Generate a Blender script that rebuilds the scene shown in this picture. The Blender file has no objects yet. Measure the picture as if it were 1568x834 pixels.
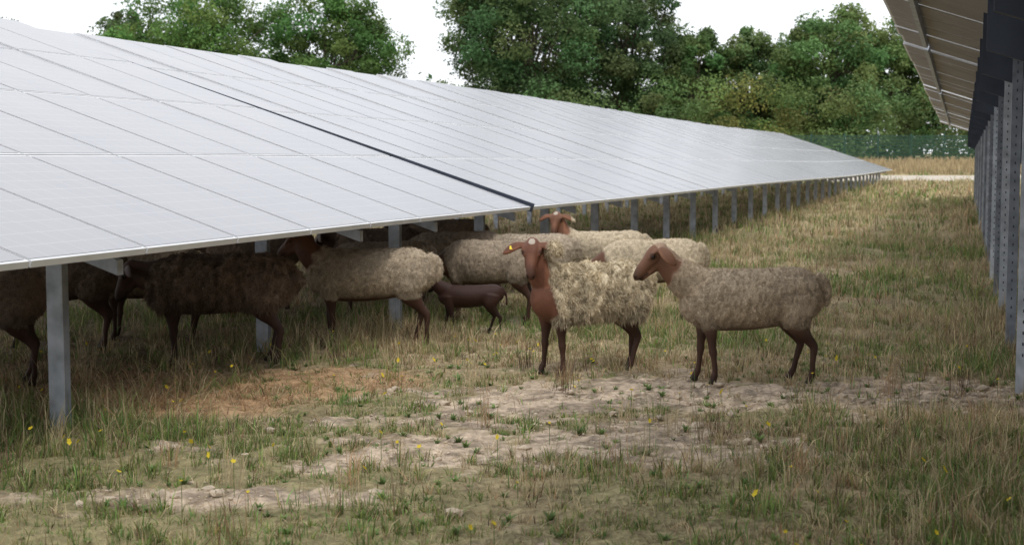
import bpy, math, numpy as np
from mathutils import Vector, Matrix
rng=np.random.default_rng(7)
sc=bpy.context.scene
TH=math.radians(17.9); S,C=math.sin(TH),math.cos(TH)
def smooth(a,b,x):
    t=np.clip((x-a)/(b-a),0,1); return t*t*(3-2*t)
# ---------------- noise ----------------
def hsh(i,j,k,seed):
    i=i.astype(np.int64).astype(np.uint64);j=j.astype(np.int64).astype(np.uint64);k=k.astype(np.int64).astype(np.uint64)
    M=np.uint64(0xffffffff)
    n=(i*np.uint64(374761393)+j*np.uint64(668265263)+k*np.uint64(2246822519)+np.uint64(seed*97+13)*np.uint64(1274126177))&M
    n=((n^(n>>np.uint64(13)))*np.uint64(1274126177))&M
    n=((n^(n>>np.uint64(15)))*np.uint64(2246822519))&M
    n=n^(n>>np.uint64(16))
    return n.astype(np.float64)/4294967296.0
def vn3(x,y,z,seed=0):
    x=np.asarray(x,float);y=np.asarray(y,float);z=np.asarray(z,float)+0*x
    i,j,k=np.floor(x),np.floor(y),np.floor(z)
    f=x-i;g=y-j;h=z-k
    f=f*f*(3-2*f);g=g*g*(3-2*g);h=h*h*(3-2*h)
    r=0
    for a in (0,1):
        for b in (0,1):
            for c in (0,1):
                w=(f if a else 1-f)*(g if b else 1-g)*(h if c else 1-h)
                r=r+w*hsh(i+a,j+b,k+c,seed)
    return r
def fbm(x,y,s,seed=0,o=3,z=0):
    r=0;A=0;a=1
    for q in range(o):
        r=r+a*vn3(x*s,y*s,z*s if not np.isscalar(z) else z,seed+q*11);A+=a;a*=.5;s*=2.03
    return r/A
def gz(x,y):
    x=np.asarray(x,float);y=np.asarray(y,float)
    z=1.0*smooth(84,108,y)+.004*np.clip(y-108,0,400)
    z=z+(fbm(x,y,.35,5,2)-.5)*.10*(1-smooth(20,60,y))
    return z
# ---------------- mesh helper ----------------
def mkmesh(name,V,polys,col=None,mats=(),matidx=None,parent=None,smoothf=False,uv=None):
    me=bpy.data.meshes.new(name)
    V=np.asarray(V,np.float32)
    me.vertices.add(len(V)); me.vertices.foreach_set('co',V.ravel())
    loops=np.concatenate([p.ravel() for p in polys]).astype(np.int32)
    tot=np.concatenate([np.full(len(p),p.shape[1]) for p in polys]).astype(np.int32)
    st=np.concatenate([[0],np.cumsum(tot)[:-1]]).astype(np.int32)
    me.loops.add(len(loops)); me.loops.foreach_set('vertex_index',loops)
    me.polygons.add(len(tot)); me.polygons.foreach_set('loop_start',st); me.polygons.foreach_set('loop_total',tot)
    if matidx is not None: me.polygons.foreach_set('material_index',np.asarray(matidx,np.int32))
    me.polygons.foreach_set('use_smooth',np.full(len(tot),bool(smoothf)))
    me.update(calc_edges=True)
    if col is not None:
        a=me.color_attributes.new('Col','FLOAT_COLOR','POINT')
        c=np.ones((len(V),4),np.float32); c[:,:3]=np.clip(col,0,1); a.data.foreach_set('color',c.ravel())
    if uv is not None:
        u=me.uv_layers.new(name='UVMap'); u.data.foreach_set('uv',np.asarray(uv,np.float32).ravel())
    for m in mats: me.materials.append(m)
    ob=bpy.data.objects.new(name,me); sc.collection.objects.link(ob)
    if parent: ob.parent=parent
    return ob
class B:
    def __init__(s): s.v=[];s.f4=[];s.m=[];s.n=0
    def box(s,lo,hi,m=0,M=None):
        lo=np.array(lo);hi=np.array(hi)
        c=np.array([[(lo,hi)[(i>>k)&1][k] for k in range(3)] for i in range(8)],float)
        if M is not None: c=c@M[:3,:3].T+M[:3,3]
        s.hex(c,m)
    def hex(s,c,m=0):
        b=s.n; s.v.append(c); s.n+=8
        for f in ((0,2,3,1),(4,5,7,6),(0,1,5,4),(2,6,7,3),(0,4,6,2),(1,3,7,5)):
            s.f4.append([b+i for i in f]); s.m.append(m)
    def quad(s,c,m=0):
        b=s.n; s.v.append(np.array(c,float)); s.n+=4; s.f4.append([b,b+1,b+2,b+3]); s.m.append(m)
    def obj(s,name,mats,parent=None):
        return mkmesh(name,np.vstack(s.v),[np.array(s.f4)],mats=mats,matidx=s.m,parent=parent)
# ---------------- materials ----------------
def newmat(name):
    m=bpy.data.materials.new(name); m.use_nodes=True
    nt=m.node_tree; p=nt.nodes['Principled BSDF']; return m,nt,p
def mat_attr(name,rough=.9,bscale=60,bstr=.3,bdist=.01,transl=0,var=.3,spec=.2,sheen=0):
    m,nt,p=newmat(name); N=nt.nodes;L=nt.links
    a=N.new('ShaderNodeAttribute'); a.attribute_name='Col'
    t=N.new('ShaderNodeTexCoord'); n=N.new('ShaderNodeTexNoise'); n.inputs['Scale'].default_value=bscale; n.inputs['Detail'].default_value=4
    L.new(t.outputs['Object'],n.inputs['Vector'])
    mr=N.new('ShaderNodeMapRange'); mr.inputs['To Min'].default_value=1-var; mr.inputs['To Max'].default_value=1+var
    mr.inputs['From Min'].default_value=.25; mr.inputs['From Max'].default_value=.75
    L.new(n.outputs['Fac'],mr.inputs['Value'])
    vm=N.new('ShaderNodeVectorMath'); vm.operation='SCALE'
    L.new(a.outputs['Color'],vm.inputs[0]); L.new(mr.outputs['Result'],vm.inputs['Scale'])
    L.new(vm.outputs[0],p.inputs['Base Color'])
    p.inputs['Roughness'].default_value=rough; p.inputs['Specular IOR Level'].default_value=spec
    if sheen: p.inputs['Sheen Weight'].default_value=sheen
    if bstr:
        b=N.new('ShaderNodeBump'); b.inputs['Strength'].default_value=bstr; b.inputs['Distance'].default_value=bdist
        L.new(n.outputs['Fac'],b.inputs['Height']); L.new(b.outputs[0],p.inputs['Normal'])
    if transl:
        tr=N.new('ShaderNodeBsdfTranslucent'); mx=N.new('ShaderNodeMixShader'); mx.inputs[0].default_value=transl
        L.new(vm.outputs[0],tr.inputs['Color']); L.new(p.outputs[0],mx.inputs[1]); L.new(tr.outputs[0],mx.inputs[2])
        L.new(mx.outputs[0],N['Material Output'].inputs['Surface'])
    return m
def mat_plain(name,c,rough=.5,metal=0,nscale=8,var=.2,spec=.5,bump=0):
    m,nt,p=newmat(name); N=nt.nodes;L=nt.links
    t=N.new('ShaderNodeTexCoord'); n=N.new('ShaderNodeTexNoise'); n.inputs['Scale'].default_value=nscale; n.inputs['Detail'].default_value=5
    L.new(t.outputs['Object'],n.inputs['Vector'])
    r=N.new('ShaderNodeValToRGB'); r.color_ramp.elements[0].position=.3; r.color_ramp.elements[1].position=.7
    r.color_ramp.elements[0].color=[x*(1-var) for x in c]+[1]; r.color_ramp.elements[1].color=[min(1,x*(1+var)) for x in c]+[1]
    L.new(n.outputs['Fac'],r.inputs[0]); L.new(r.outputs[0],p.inputs['Base Color'])
    p.inputs['Roughness'].default_value=rough; p.inputs['Metallic'].default_value=metal; p.inputs['Specular IOR Level'].default_value=spec
    if bump:
        b=N.new('ShaderNodeBump'); b.inputs['Strength'].default_value=bump; b.inputs['Distance'].default_value=.02
        L.new(n.outputs['Fac'],b.inputs['Height']); L.new(b.outputs[0],p.inputs['Normal'])
    return m
M_grass=mat_attr('grass_blade',.75,25,0,transl=.3,var=.15)
M_leaf=mat_attr('leaf',.6,.4,0,transl=.38,var=.2)
M_wool=mat_attr('wool',.95,120,1,.010,var=.38,spec=.05,sheen=.05)
M_fib=mat_attr('wool_fibre',.95,20,0,transl=.15,var=.1,spec=.05)
M_hair=mat_attr('short_hair',.6,170,.3,.003,var=.22,spec=.25)
M_bark=mat_plain('bark',(.09,.07,.05),.9,0,3,.4,bump=.5)
M_galv=mat_plain('galvanised_steel',(.40,.43,.48),.45,.3,9,.28)
M_galv2=mat_plain('galv_shade_and_tint',(.20,.22,.26),.5,.3,9,.3)  # darker copy of the galvanised steel: painted side shade, also alternate post tint
M_dark=mat_plain('dark_steel',(.045,.055,.08),.5,.3,4,.25)
M_alu=mat_plain('aluminium_frame',(.70,.71,.73),.4,.3,5,.08)
M_back=mat_plain('backsheet',(.34,.31,.30),.6,0,2,.14)
M_eye=mat_plain('eye',(.01,.007,.005),.1,0,5,.1)
M_stone=mat_plain('stone',(.46,.38,.29),.9,0,30,.3)
M_fence=mat_plain('fence_green',(.02,.075,.05),.5,0,3,.15)
M_tag=mat_plain('ear_tag',(.8,.6,.03),.5,0,30,.1)
M_glass,nt,p=newmat('panel_glass'); N=nt.nodes;L=nt.links
uvn=N.new('ShaderNodeUVMap'); sp=N.new('ShaderNodeSeparateXYZ'); L.new(uvn.outputs[0],sp.inputs[0])
def line(out,mult,w):
    a=N.new('ShaderNodeMath');a.operation='MULTIPLY';a.inputs[1].default_value=mult;L.new(out,a.inputs[0])
    b=N.new('ShaderNodeMath');b.operation='FRACT';L.new(a.outputs[0],b.inputs[0])
    c=N.new('ShaderNodeMath');c.operation='LESS_THAN';c.inputs[1].default_value=w;L.new(b.outputs[0],c.inputs[0]);return c.outputs[0]
l1=line(sp.outputs[0],6,.03);l2=line(sp.outputs[1],10,.04)
mx=N.new('ShaderNodeMath');mx.operation='MAXIMUM';L.new(l1,mx.inputs[0]);L.new(l2,mx.inputs[1])
m1=N.new('ShaderNodeMix');m1.data_type='RGBA';m1.inputs[6].default_value=(.24,.25,.29,1);m1.inputs[7].default_value=(.38,.395,.44,1)
L.new(mx.outputs[0],m1.inputs[0])
tc=N.new('ShaderNodeTexCoord');nz=N.new('ShaderNodeTexNoise');nz.inputs['Scale'].default_value=1.2;nz.inputs['Detail'].default_value=6;L.new(tc.outputs['Object'],nz.inputs[0])
mm=N.new('ShaderNodeMath');mm.operation='MULTIPLY';mm.inputs[1].default_value=.8;L.new(nz.outputs[0],mm.inputs[0])
m2=N.new('ShaderNodeMix');m2.data_type='RGBA';m2.inputs[7].default_value=(.35,.35,.36,1);L.new(m1.outputs[2],m2.inputs[6]);L.new(mm.outputs[0],m2.inputs[0])
L.new(m2.outputs[2],p.inputs['Base Color']);p.inputs['Roughness'].default_value=.24;p.inputs['IOR'].default_value=1.5
M_ground=mat_attr('ground',.95,22,1,.045,var=.42,spec=.08)
M_road=mat_plain('gravel_road',(.50,.45,.38),.95,0,1.5,.12)

# ---------------- fields ----------------
def blob(x,y,cx,cy,rx,ry): return np.exp(-(((x-cx)/rx)**2+((y-cy)/ry)**2))
def rowX(x,y): return x*C-y*S
def bare(x,y):
    n=fbm(x,y,1.6,31,4);n2=fbm(x,y,6,33,3)
    b=1.05*blob(x,y,.1,8.5,1.5,1.0)+.95*blob(x,y,.95,9.2,1.1,.55)+1.0*blob(x,y,-1.05,6.1,.75,.30)+1.2*blob(x,y,3.0,8.9,.9,.65)+.8*blob(x,y,-.1,7.2,.95,.45)+.65*blob(x,y,1.9,8.8,1.0,.35)+.5*blob(x,y,.9,7.3,.9,.5)
    return smooth(.34,.92,b*.97+(n-.5)*1.35+(n2-.5)*1.6)
def strawp(x,y):
    n=fbm(x,y,1.3,41,3)
    return smooth(.35,.75,1.1*blob(x,y,-2.1,8.9,1.3,1.1)+.6*blob(x,y,-1.0,9.9,.8,.5)+(n-.5)*.9)
def green(x,y):
    n=fbm(x,y,.7,51,3); n2=fbm(x,y,2.7,61,2)
    g=.58+(n-.5)*2.1+(n2-.5)*1.2
    g=g+.34*smooth(8.2,6.5,y)-.27*smooth(12,26,y)+.22*smooth(-1.6,-.6,rowX(x,y))*smooth(12,9,y)
    return np.clip(g-.6*strawp(x,y),0.04,.97)
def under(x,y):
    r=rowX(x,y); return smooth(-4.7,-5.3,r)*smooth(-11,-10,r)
# ---------------- ground ----------------
def axis(lo,hi,a,b,st,g=1.12):
    c=list(np.arange(a,b,st)); s=st;x=c[-1]
    while x<hi: s*=g; x+=s; c.append(x)
    s=st;x=c[0];l=[]
    while x>lo: s*=g; x-=s; l.append(x)
    return np.array(l[::-1]+c)
xs=axis(-700,700,-5,5,.04,1.07); ys=axis(-60,1500,4.5,11,.04,1.045)
X,Y=np.meshgrid(xs,ys); Xf,Yf=X.ravel(),Y.ravel()
Z=gz(Xf,Yf)+((fbm(Xf,Yf,4,9,3)-.5)*.05+(fbm(Xf,Yf,14,19,2)-.5)*.035)*(1-smooth(12,30,Yf))
bb=bare(Xf,Yf)*(Yf<30);sp_=strawp(Xf,Yf);gg=green(Xf,Yf);uu=under(Xf,Yf)
n1=fbm(Xf,Yf,7,71,3)[:,None];n2=fbm(Xf,Yf,16,75,2)[:,None]
under_col=np.array([.19,.145,.10]);sand=np.array([.48,.385,.295]);lit=np.array([.36,.28,.18]);grn=np.array([.155,.16,.07]);org=np.array([.40,.26,.15])
col=lit*(1-gg[:,None]*.6)+grn*gg[:,None]*.6
col=col*(.5+.6*n1+.4*n2)
col=col*(1-sp_[:,None])+org*(.6+.4*n1+.4*n2)*sp_[:,None]
crumb=smooth(.48,.62,fbm(Xf,Yf,10,73,3))[:,None]
sandc=sand*(.7+.3*n1+.35*n2)*(1-.45*crumb)
col=col*(1-bb[:,None])+sandc*bb[:,None]
col=col*(1-.45*uu[:,None])+under_col*.5*.6*uu[:,None]  # ground colour darker beneath the left panel row
far=smooth(18,45,Yf)[:,None]
nf=fbm(Xf,Yf,.25,81,3)[:,None]
farc=np.array([.40,.33,.19])*(1-smooth(.45,.7,nf)*.5)+np.array([.17,.19,.075])*smooth(.45,.7,nf)*.5
col=col*(1-far)+farc*far
nx,ny=len(xs),len(ys)
idx=np.arange(nx*ny).reshape(ny,nx)
F=np.stack([idx[:-1,:-1].ravel(),idx[:-1,1:].ravel(),idx[1:,1:].ravel(),idx[1:,:-1].ravel()],1)
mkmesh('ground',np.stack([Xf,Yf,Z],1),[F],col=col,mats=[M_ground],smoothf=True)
rx=np.arange(-60,140,2.0); ry=np.array([84.5,86,88,90,91.5])
X,Y=np.meshgrid(rx,ry); Y=Y+.5*np.sin(X*.08)
idx=np.arange(X.size).reshape(X.shape)
F=np.stack([idx[:-1,:-1].ravel(),idx[:-1,1:].ravel(),idx[1:,1:].ravel(),idx[1:,:-1].ravel()],1)
mkmesh('gravel_road',np.stack([X.ravel(),Y.ravel(),gz(X.ravel(),Y.ravel())+.035],1),[F],mats=[M_road],smoothf=True)
# ---------------- grass ----------------
GV=[];GC=[]
def blades(x,y,h,w,lean,ang,col,face=None):
    n=len(x); z=gz(x,y)-.01
    if face is None: face=rng.uniform(0,math.pi,n)
    sx,sy=np.cos(face)*w/2,np.sin(face)*w/2
    dx,dy=np.cos(ang)*lean*h,np.sin(ang)*lean*h
    hh=h*np.sqrt(np.clip(1-.6*np.minimum(lean,1.2)**2,.08,1))
    V=np.zeros((n,5,3))
    V[:,0]=np.stack([x-sx,y-sy,z],1);V[:,1]=np.stack([x+sx,y+sy,z],1)
    mxx,my=x+dx*.35,y+dy*.35
    V[:,2]=np.stack([mxx-sx*.8,my-sy*.8,z+hh*.6],1);V[:,3]=np.stack([mxx+sx*.8,my+sy*.8,z+hh*.6],1)
    V[:,4]=np.stack([x+dx,y+dy,z+hh],1)
    GV.append(V);
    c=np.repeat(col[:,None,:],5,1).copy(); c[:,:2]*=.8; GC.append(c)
def palette(n,g,org=0):
    r=rng.random(n); G=np.array([.185,.265,.08])*(.55+.9*rng.random((n,1)));G[:,0]*=(.75+.6*rng.random(n))
    St=np.array([.55,.455,.285])*(.6+.65*rng.random((n,1)))
    O=np.array([.46,.30,.17])*(.6+.7*rng.random((n,1)))
    Br=np.array([.19,.12,.085])*(.6+.7*rng.random((n,1)))
    c=np.where((r<g)[:,None],G,St)
    c=np.where(((r>=g)&(rng.random(n)<.12+.6*org))[:,None],O,c)
    c=np.where((rng.random(n)<.07)[:,None],Br,c)
    return c,(r<g)
def field(y0,y1,dens,nb,hs,ws,spread,tall=.05,mx=2.0):
    A=0.5*(y1*y1-y0*y0)*.98+2*mx*(y1-y0)
    nt_=int(A*dens)
    yy=np.sqrt(rng.uniform(y0*y0,y1*y1,nt_)); xx=rng.uniform(-1,1,nt_)*(yy*.46+mx)
    b=bare(xx,yy)*(yy<30);u=under(xx,yy);den=fbm(xx,yy,1.9,91,3)
    keep=rng.random(nt_)<(1-.90*b)*(1-.35*u)*np.clip(.3+2.2*(den-.25),.3,1)
    keep&=~((yy>84.2)&(yy<92))
    xx,yy=xx[keep],yy[keep];n=len(xx)
    g=green(xx,yy);sp=strawp(xx,yy);hv=.35+1.25*fbm(xx,yy,.9,101,2)
    rx_=rowX(xx,yy)
    hv=hv*(1+.4*smooth(-.5,.2,rx_)+.4*np.exp(-((rx_+4.9)/.5)**2))
    hv=hv*np.where((yy>8)&(yy<11.5)&(rx_>-4.6)&(rx_<-1),.65,1)
    hv=hv*(1-.4*blob(xx,yy,2.9,8.6,1.2,1.0))
    gt=(rng.random(n)<g)*.8+.1
    k=rng.poisson(nb*(.5+rng.random(n)))+2
    I=np.repeat(np.arange(n),k);m=len(I)
    rad=np.abs(rng.normal(0,spread,m));a=rng.uniform(0,2*math.pi,m)
    x=xx[I]+rad*np.cos(a);y=yy[I]+rad*np.sin(a)
    c,isg=palette(m,gt[I],sp[I])
    c=c*(.7+.6*rng.random(n))[I][:,None]
    h=hs*hv[I]*rng.lognormal(0,.38,m)*np.where(isg,.9,1.05)
    lean=np.clip(np.abs(rng.normal(.48,.38,m)),0,1.4); lean=np.where(sp[I]>.4,lean+.5,lean)
    blades(x,y,h,ws*(.6+.8*rng.random(m)),np.clip(lean,0,1.25),a+rng.normal(0,.6,m),c)
    t=rng.random(m)<tall*.35*(1-.7*sp[I])
    q=t.sum(); 
    if q: 
        cc,_=palette(q,np.full(q,.15))
        blades(x[t],y[t],hs*hv[I][t]*rng.uniform(1.8,3.6,q),np.full(q,ws*.55),rng.uniform(.03,.45,q),rng.uniform(0,6.3,q),cc)
field(4.2,9,255,11,.070,.0050,.024,.06,1.0)
field(9,14,180,10,.080,.0058,.03,.05,1.5)
field(14,26,48,10,.10,.009,.06,.05)
field(26,50,12,9,.13,.018,.12,.05)
field(50,104,3.2,8,.18,.045,.25,.05)
n=65000; yy=np.sqrt(rng.uniform(4.2**2,12**2,n));xx=rng.uniform(-1,1,n)*(yy*.46+.8)
keep=rng.random(n)<(.45+.55*strawp(xx,yy)); xx,yy=xx[keep],yy[keep];n=len(xx)
blades(xx,yy,rng.uniform(.025,.11,n),np.full(n,.0035),rng.uniform(1.1,1.25,n),rng.uniform(0,6.3,n),palette(n,np.full(n,.08),np.full(n,.45))[0])
n=620; yy=np.sqrt(rng.uniform(4.6**2,11**2,n));xx=rng.uniform(-1,1,n)*(yy*.44);I=np.repeat(np.arange(n),9);m=len(I)
an=np.tile(np.arange(9)*.7,n)+rng.normal(0,.2,m);sz=rng.uniform(.025,.055,n)[I]
blades(xx[I],yy[I],sz,sz*.35,rng.uniform(.6,1.15,m),an,np.array([.18,.27,.09])*(.5+.7*rng.random((n,1)))[I],an+math.pi/2)
n=120; yy=np.sqrt(rng.uniform(5.0**2,12**2,n));xx=rng.uniform(-1,1,n)*(yy*.42);I=np.repeat(np.arange(n),22);m=len(I)
cw=palette(n,np.full(n,.25),np.full(n,.3))[0]
blades(xx[I]+rng.normal(0,.035,m),yy[I]+rng.normal(0,.035,m),rng.uniform(.1,.34,m)*rng.uniform(.5,1.1,n)[I],np.full(m,.0035),np.abs(rng.normal(.25,.18,m)),rng.uniform(0,6.3,m),cw[I]*rng.uniform(.7,1.2,(m,1)))
n=18000; xx=rng.uniform(-10,70,n);yy=rng.uniform(93,106,n)
blades(xx,yy,rng.uniform(.3,.7,n),np.full(n,.06),rng.uniform(0,.4,n),rng.uniform(0,6.3,n),np.array([.46,.36,.215])*(.7+.6*rng.random((n,1))))
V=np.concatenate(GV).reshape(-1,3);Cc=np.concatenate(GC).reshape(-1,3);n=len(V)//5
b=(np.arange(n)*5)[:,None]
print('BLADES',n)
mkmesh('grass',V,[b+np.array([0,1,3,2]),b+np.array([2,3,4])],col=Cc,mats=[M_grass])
n=130; yy=np.sqrt(rng.uniform(4.8**2,11**2,n)); xx=rng.uniform(-1,1,n)*(yy*.42); zz=gz(xx,yy)+rng.uniform(.07,.19,n)
V=[];F=[]
for i in range(n):
    tl=rng.normal(0,.6,2);r=rng.uniform(.008,.014)
    for a in range(5):
        an=a*1.2566+i
        t=np.array([math.cos(an),math.sin(an),math.cos(an)*tl[0]+math.sin(an)*tl[1]]);q=np.array([-math.sin(an),math.cos(an),-math.sin(an)*tl[0]+math.cos(an)*tl[1]])
        c0=np.array([xx[i],yy[i],zz[i]]);k=len(V)
        V+= [c0,c0+t*r*.6+q*r*.4+[0,0,.004],c0+t*r+[0,0,.006],c0+t*r*.6-q*r*.4+[0,0,.004]];F.append([k,k+1,k+2,k+3])
    k=len(V);b0=np.array([xx[i],yy[i],gz(xx[i],yy[i])]);V+=[b0,b0+[.003,0,0],c0+[.002,0,-.001],c0+[-.001,0,-.001]];F.append([k,k+1,k+2,k+3])
V=np.array(V);cc=np.tile(np.array([.72,.56,.04]),(len(V),1)); cc=cc.reshape(n,24,3);cc[:,20:]=[.12,.17,.05]
mkmesh('yellow_wildflowers',V,[np.array(F)],col=cc.reshape(-1,3),mats=[M_grass])
import bmesh
bm=bmesh.new();bmesh.ops.create_icosphere(bm,subdivisions=1,radius=1)
sv=np.array([v.co[:] for v in bm.verts]);sf=np.array([[v.index for v in f.verts] for f in bm.faces]);bm.free()
bm=bmesh.new();bmesh.ops.create_icosphere(bm,subdivisions=3,radius=1)
ev3=np.array([v.co[:] for v in bm.verts]);ef3=np.array([[v.index for v in f.verts] for f in bm.faces]);bm.free()
xx=rng.uniform(-4,4,18000);yy=rng.uniform(5,11,18000);k=rng.random(18000)<bare(xx,yy)*.38+.01;xx,yy=xx[k],yy[k]
V=[];F=[]
for i in range(len(xx)):
    s=rng.uniform(.004,.011) if rng.random()<.88 else rng.uniform(.014,.036)
    v=sv*rng.uniform(.7,1.3,(len(sv),1))*s*np.array([rng.uniform(.8,1.4),rng.uniform(.8,1.4),.6]);V.append(v+[xx[i],yy[i],gz(xx[i],yy[i])+s*.2]);F.append(sf+i*len(sv))
mkmesh('stones',np.vstack(V),[np.vstack(F)],mats=[M_stone])

# ---------------- solar arrays ----------------
TA=math.atan(.333)
def array(Xl,zl,t0,t1,gap0,dzf,veer,seed,plist,beam_mat,beam_d,sB=6.3,gapw=.12,pw=.10,alt=False,gap_shade_t=None):
    r=np.random.default_rng(seed);ct,st_=math.cos(TA),math.sin(TA)
    e=bpy.data.objects.new('solar_panel_array',None);sc.collection.objects.link(e);e.rotation_euler=(0,0,-TH)
    fr=B();gl=B();bk=B();pb=B()
    tabL=10.3
    t=gap0+math.floor((t0-gap0)/tabL)*tabL
    pitch=(tabL-gapw)/10
    while t<t1:
        tj=r.normal(0,.0015)
        for c in range(10):
            ta=t+gapw/2+c*pitch
            if ta<t0 or ta>t1: continue
            tb=ta+pitch-.016
            T=TA+tj+r.normal(0,.0014)
            for j in range(4):
                def P(s,tt,h):
                    return [Xl+veer*(tt-14)-s*math.cos(T)+h*math.sin(T),tt,zl+dzf(tt)+s*math.sin(T)+h*math.cos(T)]
                s0=j*1.635;s1=s0+1.615
                fr.hex(np.array([P(s,tt,h) for h in(-.035,0) for tt in (ta,tb) for s in (s0,s1)]))
                gl.quad([P(s1-.024,ta+.008,.0025),P(s0+.024,ta+.008,.0025),P(s0+.024,tb-.008,.0025),P(s1-.024,tb-.008,.0025)])
                bk.quad([P(s0+.03,ta+.03,-.0375),P(s1-.03,ta+.03,-.0375),P(s1-.03,tb-.03,-.0375),P(s0+.03,tb-.03,-.0375)])
            if c==0 and gap_shade_t is not None and abs(t-gap_shade_t)<.1:
                s_=4*1.635-.02
                fr.hex(np.array([P(s,tt,h) for h in(-.06,.030) for tt in (ta-.035,ta-.002) for s in (0,s_)]),1)  # raised dark strip added to paint the shaded gap between tables
        ta=max(t+gapw/2,t0);tb=min(t+tabL-gapw/2,t1)
        if tb>ta:
            for s in (.4,1.25,2.05,2.9,3.7,4.5,5.3,6.15):
                pb.hex(np.array([[Xl+veer*(tt-14)-(s+a)*ct+h*st_,tt,zl+dzf(tt)+(s+a)*st_+h*ct] for h in (-.10,-.045) for tt in (ta,tb) for a in (0,.05)]))
        t+=tabL
    fr.obj('module_frames',[M_alu,M_dark],e)
    g=gl.obj('module_glass',[M_glass],e)
    u=g.data.uv_layers.new(name='UVMap');q=len(g.data.polygons);u.data.foreach_set('uv',np.tile(np.array([0,1,0,0,1,0,1,1],np.float32),q))
    bk.obj('module_backs',[M_back],e)
    pb.obj('purlins',[M_galv],e)
    po=B();ra=B()
    for pi,(tt,off) in enumerate(plist):
        mi=(pi%2 if alt else 0)
        for sX in (off,5.05):
            X0=Xl+veer*(tt-14)-sX; zt=zl+dzf(tt)+sX*.333-.16
            wx=X0*C+tt*S; wy=-X0*S+tt*C; z0=float(gz(wx,wy))-.2
            w,d,th=pw,.06,.006
            po.box([X0-w/2,tt,z0],[X0+w/2,tt+th,zt],mi)
            po.box([X0-w/2,tt+th+.001,z0],[X0-w/2+th,tt+d,zt],1);po.box([X0+w/2-th,tt+th+.001,z0],[X0+w/2,tt+d,zt],1)  # flanges coloured darker than the web, shade put into the material
            po.box([X0-w/2+th+.001,tt+d-th,z0],[X0-w/2+.03,tt+d-.001,zt],1);po.box([X0+w/2-.03,tt+d-th,z0],[X0+w/2-th-.001,tt+d-.001,zt],1)
            for bx in (-.03,.03): po.box([X0+bx-.009,tt-.014,zt-.09],[X0+bx+.009,tt-.001,zt-.07],1)
            if alt:
                for zz_ in np.arange(.25,zt-.2,.07): po.box([X0-.005,tt-.0015,zz_],[X0+.005,tt-.0005,zz_+.02],2)
        x0=Xl+veer*(tt-14)
        ra.hex(np.array([[x0-s*ct,t2,zl+dzf(tt)+s*st_-h] for h in (.105+beam_d,.112) for t2 in (tt+.072,tt+.13) for s in (.15,sB)]))
        za=zl+dzf(tt)+5.05*.333-1.1; xa=x0-5.05
        ra.hex(np.array([[xx_,t2,zz_] for (xx_,zz_) in ((xa,za),(xa,za+.06),(xa+1.9,za+.35),(xa+1.9,za+.41)) for t2 in (tt+.14,tt+.18)])[[0,4,1,5,2,6,3,7]])
    po.obj('posts',[M_galv,M_galv2,M_dark],e);ra.obj('rafters',[beam_mat],e)
    return e
def dzL(t): return -.0032*max(t-10,0)+(.03*math.sin((t-14)*.11)-.03)*min(1,max(0,(t-14)/10))
pl=[(-5.1,.5),(-2.75,.5),(-.4,.5),(1.95,.5),(4.3,.5),(6.65,.5),(9.9,.95),(11.5,.5)]+[(13.75+2.35*i,.5) for i in range(29)]
array(-4.3,1.0,-8,82,14,dzL,0,1,pl,M_galv,.09,gapw=.10,gap_shade_t=14)
array(5.35,.94,-6,50,17.6,lambda t:-.009*(t-14),-.006,2,[(-4.4+2.3*i,.5) for i in range(24)],M_dark,.48,sB=5.60,gapw=.34,pw=.075,alt=True)
array(-14.1,1.0,0,60,11,dzL,0,3,[(1+2.3*i,.5) for i in range(25)],M_galv,.09)

# ---------------- fence ----------------
fe=bpy.data.objects.new('mesh_fence',None);sc.collection.objects.link(fe)
fb=B();fy=107.5
z0=float(gz(20,fy))
for x in np.arange(-30,75,.12): fb.box([x,fy,z0+.05],[x+.042,fy+.01,z0+2.1])
for z in np.arange(.1,2.15,.24): fb.box([-30,fy+.011,z0+z],[75,fy+.02,z0+z+.045])
fb.obj('wire_panels',[M_fence],fe)
fb=B()
for x in np.arange(-30,75,2.5): fb.box([x,fy+.021,z0-.3],[x+.10,fy+.12,z0+2.25])
fb.obj('fence_posts',[M_fence],fe)

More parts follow.
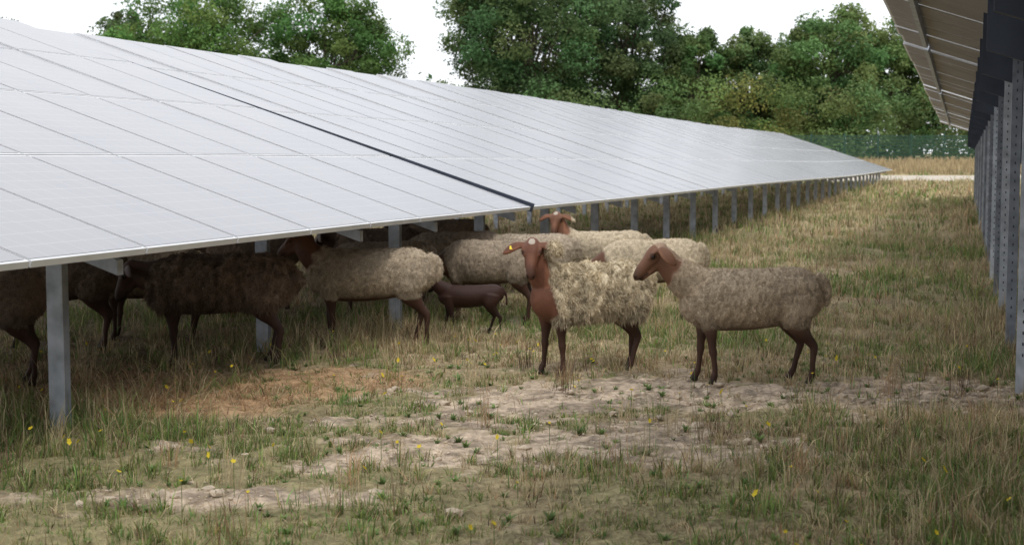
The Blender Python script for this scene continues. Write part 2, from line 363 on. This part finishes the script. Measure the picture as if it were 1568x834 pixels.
# ---------------- loft ----------------
def catmull(P,n=4):
    P=np.asarray(P,float);Q=np.vstack([2*P[0]-P[1],P,2*P[-1]-P[-2]]);out=[]
    for i in range(1,len(Q)-2):
        for t in np.linspace(0,1,n,endpoint=False):
            a,b,c,d=Q[i-1],Q[i],Q[i+1],Q[i+2]
            out.append(.5*((2*b)+(-a+c)*t+(2*a-5*b+4*c-d)*t*t+(-a+3*b-3*c+d)*t**3))
    out.append(P[-1]);return np.array(out)
def loft(path,up,n=18,sub=4,M=None):
    D=catmull(path,sub) if sub>1 else np.asarray(path,float)
    P=D[:,:3];R=np.maximum(D[:,3:5],.002)
    T=np.gradient(P,axis=0);T/=np.linalg.norm(T,axis=1)[:,None]
    up=np.array(up,float);Sd=np.cross(up,T);Sd/=np.linalg.norm(Sd,axis=1)[:,None];U=np.cross(T,Sd)
    a=np.linspace(0,2*math.pi,n,endpoint=False)
    V=P[:,None]+Sd[:,None]*(np.cos(a)[None,:,None]*R[:,0][:,None,None])+U[:,None]*(np.sin(a)[None,:,None]*R[:,1][:,None,None])
    k=len(P);V=V.reshape(-1,3);V=np.vstack([V,P[0]-T[0]*R[0].mean()*.5,P[-1]+T[-1]*R[-1].mean()*.5])
    F4=[];F3=[]
    for i in range(k-1):
        for j in range(n):
            F4.append([i*n+j,i*n+(j+1)%n,(i+1)*n+(j+1)%n,(i+1)*n+j])
    for j in range(n):
        F3.append([k*n,(j+1)%n,j]);F3.append([k*n+1,(k-1)*n+j,(k-1)*n+(j+1)%n])
    if M is not None: V=V@M[0].T+M[1]
    return V,np.array(F4),np.array(F3)
def merge(parts):
    V=[];A=[];Bq=[];o=0
    for v,f4,f3 in parts: V.append(v);A.append(f4+o);Bq.append(f3+o);o+=len(v)
    return np.vstack(V),np.vstack(A),np.vstack(Bq)

def sheep(name,x,y,yaw,scale=1,neck=(.60,0,.88),hyaw=0,hpitch=38,legs=(0,.06,-.02,.05),wool=(.38,.31,.22),hair=(.12,.055,.033),legc=(.05,.024,.016),
          shag=0,fib=6000,flen=.018,slim=1,neckwool=.47,vox=.0125,seed=0,lamb=False,tag=False,neckbrown=False,xs=.93,hs=1.0,droop=0.0,blaze=False,bib=0,neckcol=None):
    parts=[]
    tr=[(-.505,.615,.045,.05),(-.47,.605,.115,.125),(-.38,.59,.16,.175),(-.22,.57,.185,.19),(-.02,.553,.20,.20),(.16,.55,.195,.205),(.3,.557,.165,.20),(.40,.575,.125,.165),(.465,.60,.07,.10)]
    parts.append(loft([(a,0,b,c*slim,d*(slim if lamb else 1)) for a,b,c,d in tr],(0,0,1),24))
    b0=np.array([.30,0,.60]);e0=np.array(neck);m0=(b0+e0)/2+np.array([.035,0,-.015])
    parts.append(loft([(*b0,.12*slim,.155*slim),(*m0,.085,.108),(*(e0*.75+m0*.25),.066,.082),(*e0,.056,.064)],(0.3,0,1) if neck[2]<.7 else (-1,0,.3),18))
    hy,hp=math.radians(hyaw),math.radians(hpitch)
    f=np.array([math.cos(hp)*math.cos(hy),math.cos(hp)*math.sin(hy),-math.sin(hp)]);s=np.array([-math.sin(hy),math.cos(hy),0]);u=np.cross(f,s)
    R=np.stack([f,s,u],1);HM=(R*hs,e0)
    parts.append(loft([(-.05,0,-.01,.04,.045),(-.02,0,.002,.056,.058),(.02,0,.008,.062,.062),(.055,0,.006,.062,.058),(.09,0,.0,.050,.050),(.13,0,-.006,.039,.044),(.17,0,-.014,.034,.040),(.205,0,-.024,.034,.034),(.228,0,-.032,.029,.026),(.24,0,-.036,.016,.014)],(0,0,1),20,M=HM))
    parts.append(loft([(.0,0,-.035,.040,.042),(.045,0,-.050,.046,.044),(.09,0,-.056,.033,.031),(.14,0,-.060,.026,.019),(.205,0,-.064,.023,.012)],(0,0,1),14,M=HM))
    for sd in (-1,1):
        parts.append(loft([(.02,sd*.048,.040,.014,.012),(.052,sd*.060,.031,.016,.013),(.085,sd*.050,.018,.010,.010)],(0,0,1),8,M=HM))
        if droop: E=[(-.005,sd*.045,.028,.020,.018),(-.008,sd*.088,.022,.030,.015),(-.012,sd*.120,-.012,.040,.014),(-.018,sd*.137,-.060,.036,.013),(-.024,sd*.142,-.105,.014,.009)]
        else: E=[(-.004,sd*.045,.022,.020,.018),(.0,sd*.085,.026,.030,.015),(.004,sd*.130,.014,.040,.014),(.012,sd*.172,-.010,.034,.013),(.02,sd*.208,-.036,.012,.009)]
        parts.append(loft(E,(0,0,1) if not droop else (0,sd*.8,.6),12,M=HM))
    for k,(sx,sd) in enumerate(((1,1),(1,-1),(-1,1),(-1,-1))):
        dx=legs[k];yy_=.095*slim*sd
        if sx>0:
            L_=[(.31,yy_,.56,.07,.11),(.315,yy_*1.05,.42,.052,.072),(.31,yy_,.33,.034,.043),(.31,yy_,.25,.025,.029),(.307,yy_,.215,.027,.031),(.305,yy_,.17,.0195,.022),(.305,yy_,.085,.018,.020),(.31,yy_,.062,.023,.026),(.322,yy_,.03,.022,.026),(.33,yy_,.004,.027,.035)]
        else:
            L_=[(-.33,yy_,.58,.09,.14),(-.31,yy_*1.15,.47,.085,.13),(-.325,yy_*1.15,.385,.055,.080),(-.375,yy_,.31,.031,.042),(-.415,yy_,.262,.022,.033),(-.42,yy_,.235,.021,.029),(-.405,yy_,.16,.019,.022),(-.395,yy_,.085,.0185,.021),(-.388,yy_,.062,.023,.026),(-.372,yy_,.03,.022,.026),(-.363,yy_,.004,.027,.035)]
        L_=[(a+dx*np.clip((.5-c)/.5,0,1),b,c,r1,r2) for a,b,c,r1,r2 in L_]
        parts.append(loft(L_,(1,0,0),14))
    if not lamb: parts.append(loft([(-.47,0,.70,.045,.04),(-.525,0,.66,.042,.035),(-.55,0,.59,.034,.028),(-.545,0,.52,.02,.018)],(0,1,0),10))
    else: parts.append(loft([(-.47,0,.68,.03,.03),(-.55,0,.58,.018,.018),(-.56,0,.42,.016,.016)],(0,1,0),10))
    V,f4,f3=merge(parts)
    tmp=mkmesh('tmp',V,[f4,f3])
    mo=tmp.modifiers.new('r','REMESH');mo.mode='VOXEL';mo.voxel_size=vox
    sm=tmp.modifiers.new('s','SMOOTH');sm.factor=.5;sm.iterations=2
    dg=bpy.context.evaluated_depsgraph_get();me=bpy.data.meshes.new_from_object(tmp.evaluated_get(dg))
    bpy.data.objects.remove(tmp)
    nv=len(me.vertices);co=np.empty(nv*3,np.float32);me.vertices.foreach_get('co',co);co=co.reshape(-1,3).astype(float)
    no=np.empty(nv*3,np.float32);me.vertices.foreach_get('normal',no);no=no.reshape(-1,3)
    ns=fbm(co[:,0],co[:,1],11,seed,2,z=co[:,2]); 
    zt=.375+(ns-.5)*.07
    w=smooth(zt-.012,zt+.012,co[:,2])
    nb=e0-b0;nb/=np.linalg.norm(nb)
    tn=(co-b0)@nb
    if lamb: w=w*0
    else:
        lim=neckwool*np.linalg.norm(e0-b0)+(ns-.5)*.08
        isneck=(co[:,0]>.34)
        w=w*np.where(isneck,1-smooth(lim-.02,lim+.02,tn),1)
        if neckbrown:
            th_=.35+.26*np.clip(co[:,2]-.6,0,1)
            w=w*(1-smooth(th_,th_+.03,co[:,0]+(ns-.5)*.08))
        w=w*(1-smooth(0,.01,.0-(co[:,2]-.42))*smooth(.7,.9,-no[:,2])*1)
    nh=fbm(co[:,0]*1.3,co[:,1],40 if not shag else 25,seed+3,2,z=co[:,2]*(.75 if shag else 1))
    disp=w*(.004+(nh-.4)*(.018 if not shag else .058)+ (ns-.5)*(.016+.03*shag))
    co2=co+no*disp[:,None]
    me.vertices.foreach_set('co',co2.astype(np.float32).ravel())
    wl=np.array(wool);ha=np.array(hair);lg=np.array(legc)
    hl=(co-e0)@R/hs
    hd=(hl[:,0]>-.03)&(np.abs(hl[:,1])<.085)&(np.abs(hl[:,2])<.10)&(np.linalg.norm(co-e0,axis=1)<.32)
    nk=ha if neckcol is None else np.array(neckcol)
    hc=np.where(((hl[:,0]>.0)|(np.abs(hl[:,1])>.068))[:,None]&(np.linalg.norm(co-e0,axis=1)<.32)[:,None],ha,nk)
    hc=hc+(lg-hc)*smooth(.50,.30,co[:,2])[:,None]
    hc=hc*(.75+.5*ns[:,None])
    hc=hc*np.where(hd,1-.5*smooth(.14,.225,hl[:,0]),1)[:,None]
    ns1=hd&(((hl[:,0]-.228)**2+(np.abs(hl[:,1])-.017)**2+(hl[:,2]+.022)**2)<.012**2); hc[ns1]*=.2
    mouth=hd&(hl[:,0]>.14)&(np.abs(hl[:,2]+.054)<.007); hc[mouth]*=.3
    eyes_=hd&(((hl[:,0]-.058)**2+(hl[:,2]-.018)**2)<.024**2)&(np.abs(hl[:,1])>.03); hc[eyes_]*=.4
    inner=(np.abs(hl[:,1])>.09)&(np.linalg.norm(co-e0,axis=1)<.3)&((no@f)>.25); hc[inner]*=1.5
    if blaze:
        bz=hd&(((hl[:,0]-.0)/.030)**2+(hl[:,1]/.024)**2<1)&(hl[:,2]>.02); hc[bz]=[.42,.36,.30]
    hc[co[:,2]<.035]=[.03,.022,.018]
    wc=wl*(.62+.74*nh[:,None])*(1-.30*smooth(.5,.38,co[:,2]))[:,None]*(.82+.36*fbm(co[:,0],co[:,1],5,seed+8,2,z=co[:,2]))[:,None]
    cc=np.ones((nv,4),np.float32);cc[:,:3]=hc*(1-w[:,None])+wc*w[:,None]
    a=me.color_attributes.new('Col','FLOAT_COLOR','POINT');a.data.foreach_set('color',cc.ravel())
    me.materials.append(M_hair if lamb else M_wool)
    if not lamb: me.materials.append(M_hair)
    me.polygons.foreach_set('use_smooth',np.ones(len(me.polygons),bool))
    npz=len(me.polygons)
    if not lamb:
        fc=np.array([p.vertices[0] for p in me.polygons]); me.polygons.foreach_set('material_index',(w[fc]<.5).astype(np.int32))
    me.update()
    ob=bpy.data.objects.new(name,me);sc.collection.objects.link(ob)
    fz=float(gz(x,y))-.005
    ob.location=(x,y,fz);ob.rotation_euler=(0,0,math.radians(yaw));ob.scale=(scale*xs,scale,scale)
    ev=[];ef=[]
    for i,sd in enumerate((-1,1)):
        v=ev3*np.array([.015,.011,.013])+np.array([.058,sd*.061,.018]);ev.append(v@(R*hs).T+e0);ef.append(ef3+i*len(ev3))
    mkmesh('eyes',np.vstack(ev),[np.vstack(ef)],mats=[M_eye],parent=ob,smoothf=True)
    if tag:
        tb=B();MM=np.vstack([np.hstack([R*hs,e0[:,None]]),[0,0,0,1]])
        tb.box([-.0,-.160,.014],[.030,-.135,.020],M=MM)
        tb.obj('ear_tag',[M_tag],ob)
    if fib and not lamb:
        fcn=np.empty(npz*3,np.float32);me.polygons.foreach_get('center',fcn);fcn=fcn.reshape(-1,3).astype(float)
        fn=np.empty(npz*3,np.float32);me.polygons.foreach_get('normal',fn);fn=fn.reshape(-1,3).astype(float)
        ar=np.empty(npz,np.float32);me.polygons.foreach_get('area',ar)
        r=np.random.default_rng(seed+99)
        def fibres(n,pw,flen,down,lockf,wd,rnd):
            pw=pw/pw.sum();I=r.choice(npz,n,p=pw)
            P=fcn[I]+r.normal(0,vox*.4,(n,3));Nn=fn[I]
            sx_=fbm(P[:,0],P[:,1],lockf,seed+5,1,z=P[:,2])-.5;sy_=fbm(P[:,0],P[:,1],lockf,seed+6,1,z=P[:,2])-.5
            d=Nn*.8+np.stack([sx_*2.0,sy_*1.0,-down+sy_*1.4],1)+r.normal(0,rnd,(n,3))
            d/=np.linalg.norm(d,axis=1)[:,None]
            t=np.cross(d,r.normal(0,1,(n,3)));t/=np.linalg.norm(t,axis=1)[:,None]
            ln=flen*r.uniform(.5,1.4,n)[:,None]
            d2=d+r.normal(0,rnd*1.6,(n,3))+[0,0,-down];d2/=np.linalg.norm(d2,axis=1)[:,None]
            b0_=P-Nn*.006;m_=b0_+d*ln*.6;e_=m_+d2*ln*.5
            FV=np.stack([b0_-t*wd,b0_+t*wd,m_-t*wd*.8,m_+t*wd*.8,e_],1)
            wcol=np.where((w[fc[I]]>.5)[:,None],cc[fc[I],:3],wl*.85)
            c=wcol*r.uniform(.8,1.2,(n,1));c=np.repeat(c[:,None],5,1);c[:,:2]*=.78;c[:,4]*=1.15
            return FV,c
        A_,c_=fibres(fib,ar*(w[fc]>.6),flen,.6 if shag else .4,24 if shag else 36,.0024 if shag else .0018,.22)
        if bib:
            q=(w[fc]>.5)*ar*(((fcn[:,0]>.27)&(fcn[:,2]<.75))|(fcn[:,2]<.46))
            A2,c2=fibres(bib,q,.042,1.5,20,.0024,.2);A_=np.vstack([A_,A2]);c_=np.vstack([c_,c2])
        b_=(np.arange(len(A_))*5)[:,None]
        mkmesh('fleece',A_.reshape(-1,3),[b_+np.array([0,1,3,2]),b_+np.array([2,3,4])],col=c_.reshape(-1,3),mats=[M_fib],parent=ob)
    return ob
LW=(.52,.435,.315);MW=(.30,.24,.18);GW=(.42,.345,.255);DW=(.19,.14,.105);DH=(.065,.036,.024)
sheep('sheep',.545,9.97,206,1.0,neck=(.50,0,.895),hyaw=56,hpitch=44,legs=(-.02,.05,.08,-.06),wool=(.57,.485,.345),hair=(.15,.062,.036),shag=1,fib=52000,flen=.027,neckbrown=True,neckwool=.9,vox=.0085,seed=1,tag=True,xs=.90,hs=1.06,blaze=True,bib=6000)
sheep('sheep',1.585,9.42,180,1.0,neck=(.66,0,.865),hyaw=8,hpitch=36,legs=(-.05,.06,-.05,.06),wool=(.45,.36,.26),hair=(.16,.078,.046),neckcol=(.30,.21,.145),fib=50000,flen=.012,neckwool=.60,vox=.0085,seed=2,xs=.92,hs=1.03,droop=1)
sheep('sheep',-1.15,11.5,180,1.03,neck=(.56,0,.84),hyaw=-25,hpitch=25,legs=(-.02,.06,-.08,.03),wool=GW,fib=24000,flen=.013,vox=.0115,seed=3,xs=.98)
sheep('sheep',-2.18,10.5,180,1.06,neck=(.60,0,.66),hyaw=10,hpitch=58,legs=(-.02,.05,-.05,.04),wool=DW,hair=DH,legc=(.04,.02,.015),shag=1,fib=24000,flen=.026,vox=.0115,seed=4,xs=1,bib=3000)
sheep('sheep',-3.62,9.5,182,1.03,neck=(.60,0,.62),hpitch=62,wool=DW,hair=DH,legs=(0,.05,-.06,.04),fib=8000,flen=.02,seed=5)
sheep('sheep',-3.6,11.2,180,1.05,neck=(.60,0,.62),hpitch=62,wool=DW,hair=DH,fib=6000,seed=6)
sheep('sheep',-2.98,11.7,172,1.0,neck=(.60,0,.62),hpitch=62,wool=(.42,.34,.25),fib=9000,flen=.014,seed=7)
sheep('sheep',-.2,12.95,165,1.0,neck=(.56,0,.50),hpitch=66,wool=(.34,.275,.205),fib=14000,flen=.013,seed=8)
sheep('sheep',.91,14.5,180,.98,neck=(.50,0,.90),hyaw=75,hpitch=40,wool=LW,hair=(.17,.075,.042),fib=10000,flen=.012,seed=9,blaze=True)
sheep('sheep',1.27,13.0,180,1.0,neck=(.56,0,.50),hpitch=66,wool=LW,fib=14000,flen=.013,seed=10)
sheep('sheep',.15,13.75,172,.98,neck=(.56,0,.50),hpitch=66,wool=(.40,.33,.25),fib=6000,seed=11)
sheep('sheep',-.55,13.9,175,1.0,neck=(.58,0,.55),hpitch=62,wool=MW,fib=5000,seed=12)
sheep('sheep',-1.4,14.7,180,1.0,neck=(.60,0,.66),hpitch=55,wool=DW,hair=DH,fib=3000,seed=13)
sheep('sheep',-1.2,13.0,178,.96,neck=(.60,0,.62),hpitch=62,wool=MW,fib=4000,seed=14)
sheep('sheep',-.8,16.4,185,1.0,neck=(.58,0,.80),hpitch=45,wool=DW,hair=DH,fib=3000,seed=15)
sheep('sheep',-2.6,14.2,180,1.0,neck=(.58,0,.70),hpitch=45,wool=DW,hair=DH,fib=3000,seed=16)
sheep('lamb',-.36,12.2,180,.59,neck=(.56,0,.80),hyaw=-10,hpitch=35,legs=(-.06,.1,-.08,.1),hair=(.036,.015,.010),legc=(.025,.011,.008),slim=.82,lamb=True,seed=20,xs=.95)

# ---------------- trees ----------------
def leaves(cent,rad,nper,size,colr,r,cv=None):
    K=len(cent);I=np.repeat(np.arange(K),nper);n=len(I)
    d=r.normal(0,1,(n,3));d/=np.linalg.norm(d,axis=1)[:,None]
    nn=vn3(d[:,0]*2.2+I*7.3,d[:,1]*2.2,d[:,2]*2.2,3)
    rr=rad[I]*((.35+.6*r.random(n)**.6)*(.45+1.1*nn)+np.abs(r.normal(0,.12,n)))[:,None]
    P=cent[I]+d*rr
    nrm=d*.6+r.normal(0,.6,(n,3))+[0,0,.35];nrm/=np.linalg.norm(nrm,axis=1)[:,None]
    t=np.cross(nrm,r.normal(0,1,(n,3)));t/=np.linalg.norm(t,axis=1)[:,None];b=np.cross(nrm,t)
    s=(size*r.uniform(.6,1.4,n))[:,None]
    V=np.stack([P-t*s,P+b*s*.55,P+t*s,P-b*s*.55],1)
    cl=np.array(colr)*(.7+.6*r.random((K,1)))[I]*(.7+.6*r.random((n,1)))
    cl[:,0]*=(.75+.5*r.random((K,1))[I][:,0])
    return V.reshape(-1,3),np.repeat(cl,4,0)
def tree(name,x,y,h,w,colr=(.065,.105,.03),seed=0,K=60,nper=420,base=.10,size=.15,open_=.0):
    K=int(K*2.2)
    r=np.random.default_rng(seed+500);z0=float(gz(x,y))
    cs=[]
    while len(cs)<K:
        q=r.uniform(-1,1,3);rr=np.linalg.norm(q)
        if rr<1 and rr>.25 and vn3(q[0]*2.3+seed,q[1]*2.3,q[2]*2.3,seed)>.30+open_: cs.append(q)
    cs=np.array(cs);zc=(base+(1-base)/2)*h
    env=np.array([w*.46,w*.42,(1-base)*h*.47])
    sh=1-.35*np.clip(cs[:,2],0,1)**2
    cent=cs*env*np.stack([sh,sh,np.ones(K)],1)+r.normal(0,.03*w,(K,3))+[x,y,z0+zc]
    rad=r.uniform(.055,.13,(K,1))*w*np.array([1,1,.75])
    V,cl=leaves(cent,rad,nper,size,np.array(colr)*np.array([2.05,2.1,2.2]),r)
    e=bpy.data.objects.new(name,None);sc.collection.objects.link(e)
    q=(np.arange(len(V)//4)*4)[:,None]+np.arange(4)
    mkmesh('foliage',V,[q],col=cl,mats=[M_leaf],parent=e)
    parts=[loft([(x,y,z0-.3,.024*h,.024*h),(x+.1,y,z0+h*.2,.018*h,.018*h),(x-.1,y,z0+h*.5,.011*h,.011*h),(x+.1,y,z0+h*.85,.004*h,.004*h)],(1,0,0),10)]
    for i in r.choice(K,min(K,34),replace=False):
        zb=z0+h*r.uniform(.18,.5);c=cent[i]
        parts.append(loft([(x,y,zb,.008*h,.008*h),(x*.5+c[0]*.5,y*.5+c[1]*.5,zb*.45+c[2]*.55,.0045*h,.0045*h),(*c,.0015*h,.0015*h)],(1,.3,0),7,3))
    v,f4,f3=merge(parts);mkmesh('trunk_and_limbs',v,[f4,f3],mats=[M_bark],parent=e,smoothf=True)
Ty=128
tree('oak_tree',-28,Ty,16.2,17.5,(.07,.115,.03),1,K=62,open_=.04)
tree('oak_tree',-17,Ty+3,16.5,14.5,(.065,.11,.03),2,K=56,open_=.04)
tree('birch_tree',-36,Ty+6,15,8,(.06,.09,.035),3,K=24,nper=260,open_=.12)
tree('oak_tree',-49.5,Ty+4,14.2,12,(.04,.065,.022),4)
tree('oak_tree',1.6,Ty,20,16.5,(.052,.082,.03),5,K=76,open_=.02)
tree('oak_tree',10.5,Ty+4,18,12.5,(.05,.078,.03),6,K=58,open_=.02)
tree('oak_tree',16.5,Ty+2,12.6,8.5,(.06,.095,.03),7,K=46)
tree('field_maple_tree',28.5,Ty,14.0,12.5,(.08,.12,.04),8,K=60,open_=.03)
tree('field_maple_tree',22.5,Ty+6,12.6,9.5,(.065,.10,.035),9,K=46,open_=.0)
tree('poplar_tree',36,Ty+3,13.6,10.5,(.07,.11,.035),10,K=48,open_=.06)
tree('poplar_tree',43,Ty+2,15.5,12,(.07,.11,.035),11,K=55)
tree('oak_tree',54,Ty+2,15,13,(.06,.10,.03),12,K=50)
tree('oak_tree',-64,Ty+2,15,14,(.05,.09,.03),13,K=50)
def mass(name,x0,x1,y0,y1,K,hf,rr,nper,size,cb,seed,yellow=False):
    r=np.random.default_rng(seed)
    cx=r.uniform(x0,x1,K);cy=r.uniform(y0,y1,K);cz=gz(cx,cy)+r.uniform(.02,.95,K)*hf(cx)
    cent=np.stack([cx,cy,cz],1);rad=r.uniform(rr[0],rr[1],(K,1))*np.array([1.1,1,.85])
    V,cl=leaves(cent,rad,nper,size,cb,r)
    if yellow:
        yel=np.exp(-((V[:,0]-20)/5)**2)[:,None];cl=cl*(1-yel*.8)+cl*np.array([1.35,1.1,.8])*yel*.8
    q=(np.arange(len(V)//4)*4)[:,None]+np.arange(4)
    mkmesh(name,V,[q],col=cl,mats=[M_leaf])
mass('shrub_hedge',-70,75,114,125,430,lambda x:3.4+4.2*fbm(x,x*0,.09,15,2)+2.0*np.exp(-((x-17)/7)**2),(.9,2.0),340,.14,(.15,.215,.08),77,True)
mass('distant_woodland',-110,130,150,165,330,lambda x:5.5+3*fbm(x,x*0,.06,25,2),(2.0,3.6),260,.34,(.10,.15,.065),78)

# ---------------- world & light ----------------
w=bpy.data.worlds.new('World');sc.world=w;w.use_nodes=True;N=w.node_tree.nodes;L=w.node_tree.links
bg=N['Background'];sky=N.new('ShaderNodeTexSky');sky.sky_type='NISHITA';sky.sun_disc=False
el=math.radians(60);dx,dy=(.45,-.89)
sky.sun_elevation=el;sky.sun_rotation=math.atan2(dx,dy)
hs_=N.new('ShaderNodeHueSaturation');hs_.inputs['Saturation'].default_value=.3;L.new(sky.outputs[0],hs_.inputs['Color'])
tc=N.new('ShaderNodeTexCoord');nz=N.new('ShaderNodeTexNoise');nz.inputs['Scale'].default_value=2.2;nz.inputs['Detail'].default_value=5;L.new(tc.outputs['Generated'],nz.inputs[0])
cr=N.new('ShaderNodeValToRGB');cr.color_ramp.elements[0].position=.3;cr.color_ramp.elements[0].color=(.80,.835,.885,1);cr.color_ramp.elements[1].position=.65;cr.color_ramp.elements[1].color=(.97,.975,.99,1)
L.new(nz.outputs[0],cr.inputs[0])
sc_=N.new('ShaderNodeVectorMath');sc_.operation='SCALE';sc_.inputs['Scale'].default_value=10.0;L.new(cr.outputs[0],sc_.inputs[0])
mx=N.new('ShaderNodeMix');mx.data_type='RGBA';mx.inputs[0].default_value=.88;L.new(hs_.outputs[0],mx.inputs[6]);L.new(sc_.outputs[0],mx.inputs[7])
L.new(mx.outputs[2],bg.inputs['Color']);bg.inputs['Strength'].default_value=.148
sd=bpy.data.lights.new('sun','SUN');sd.energy=1.4;sd.angle=math.radians(12);sd.color=(1,.95,.88)
so=bpy.data.objects.new('sun',sd);sc.collection.objects.link(so)
dv=Vector((dx*math.cos(el),dy*math.cos(el),math.sin(el)));so.rotation_euler=dv.to_track_quat('Z','Y').to_euler()
# ---------------- camera ----------------
cd=bpy.data.cameras.new('camera');cd.lens=50;cd.sensor_width=36;cd.clip_end=3000;cd.clip_start=.05
cd.dof.use_dof=True;cd.dof.focus_distance=9.7;cd.dof.aperture_fstop=4.5
co_=bpy.data.objects.new('camera',cd);sc.collection.objects.link(co_);co_.location=(0,0,1.5);co_.rotation_euler=(math.radians(90-4.65),0,0)
sc.camera=co_
sc.view_settings.view_transform='Standard';sc.view_settings.look='None';sc.view_settings.exposure=0
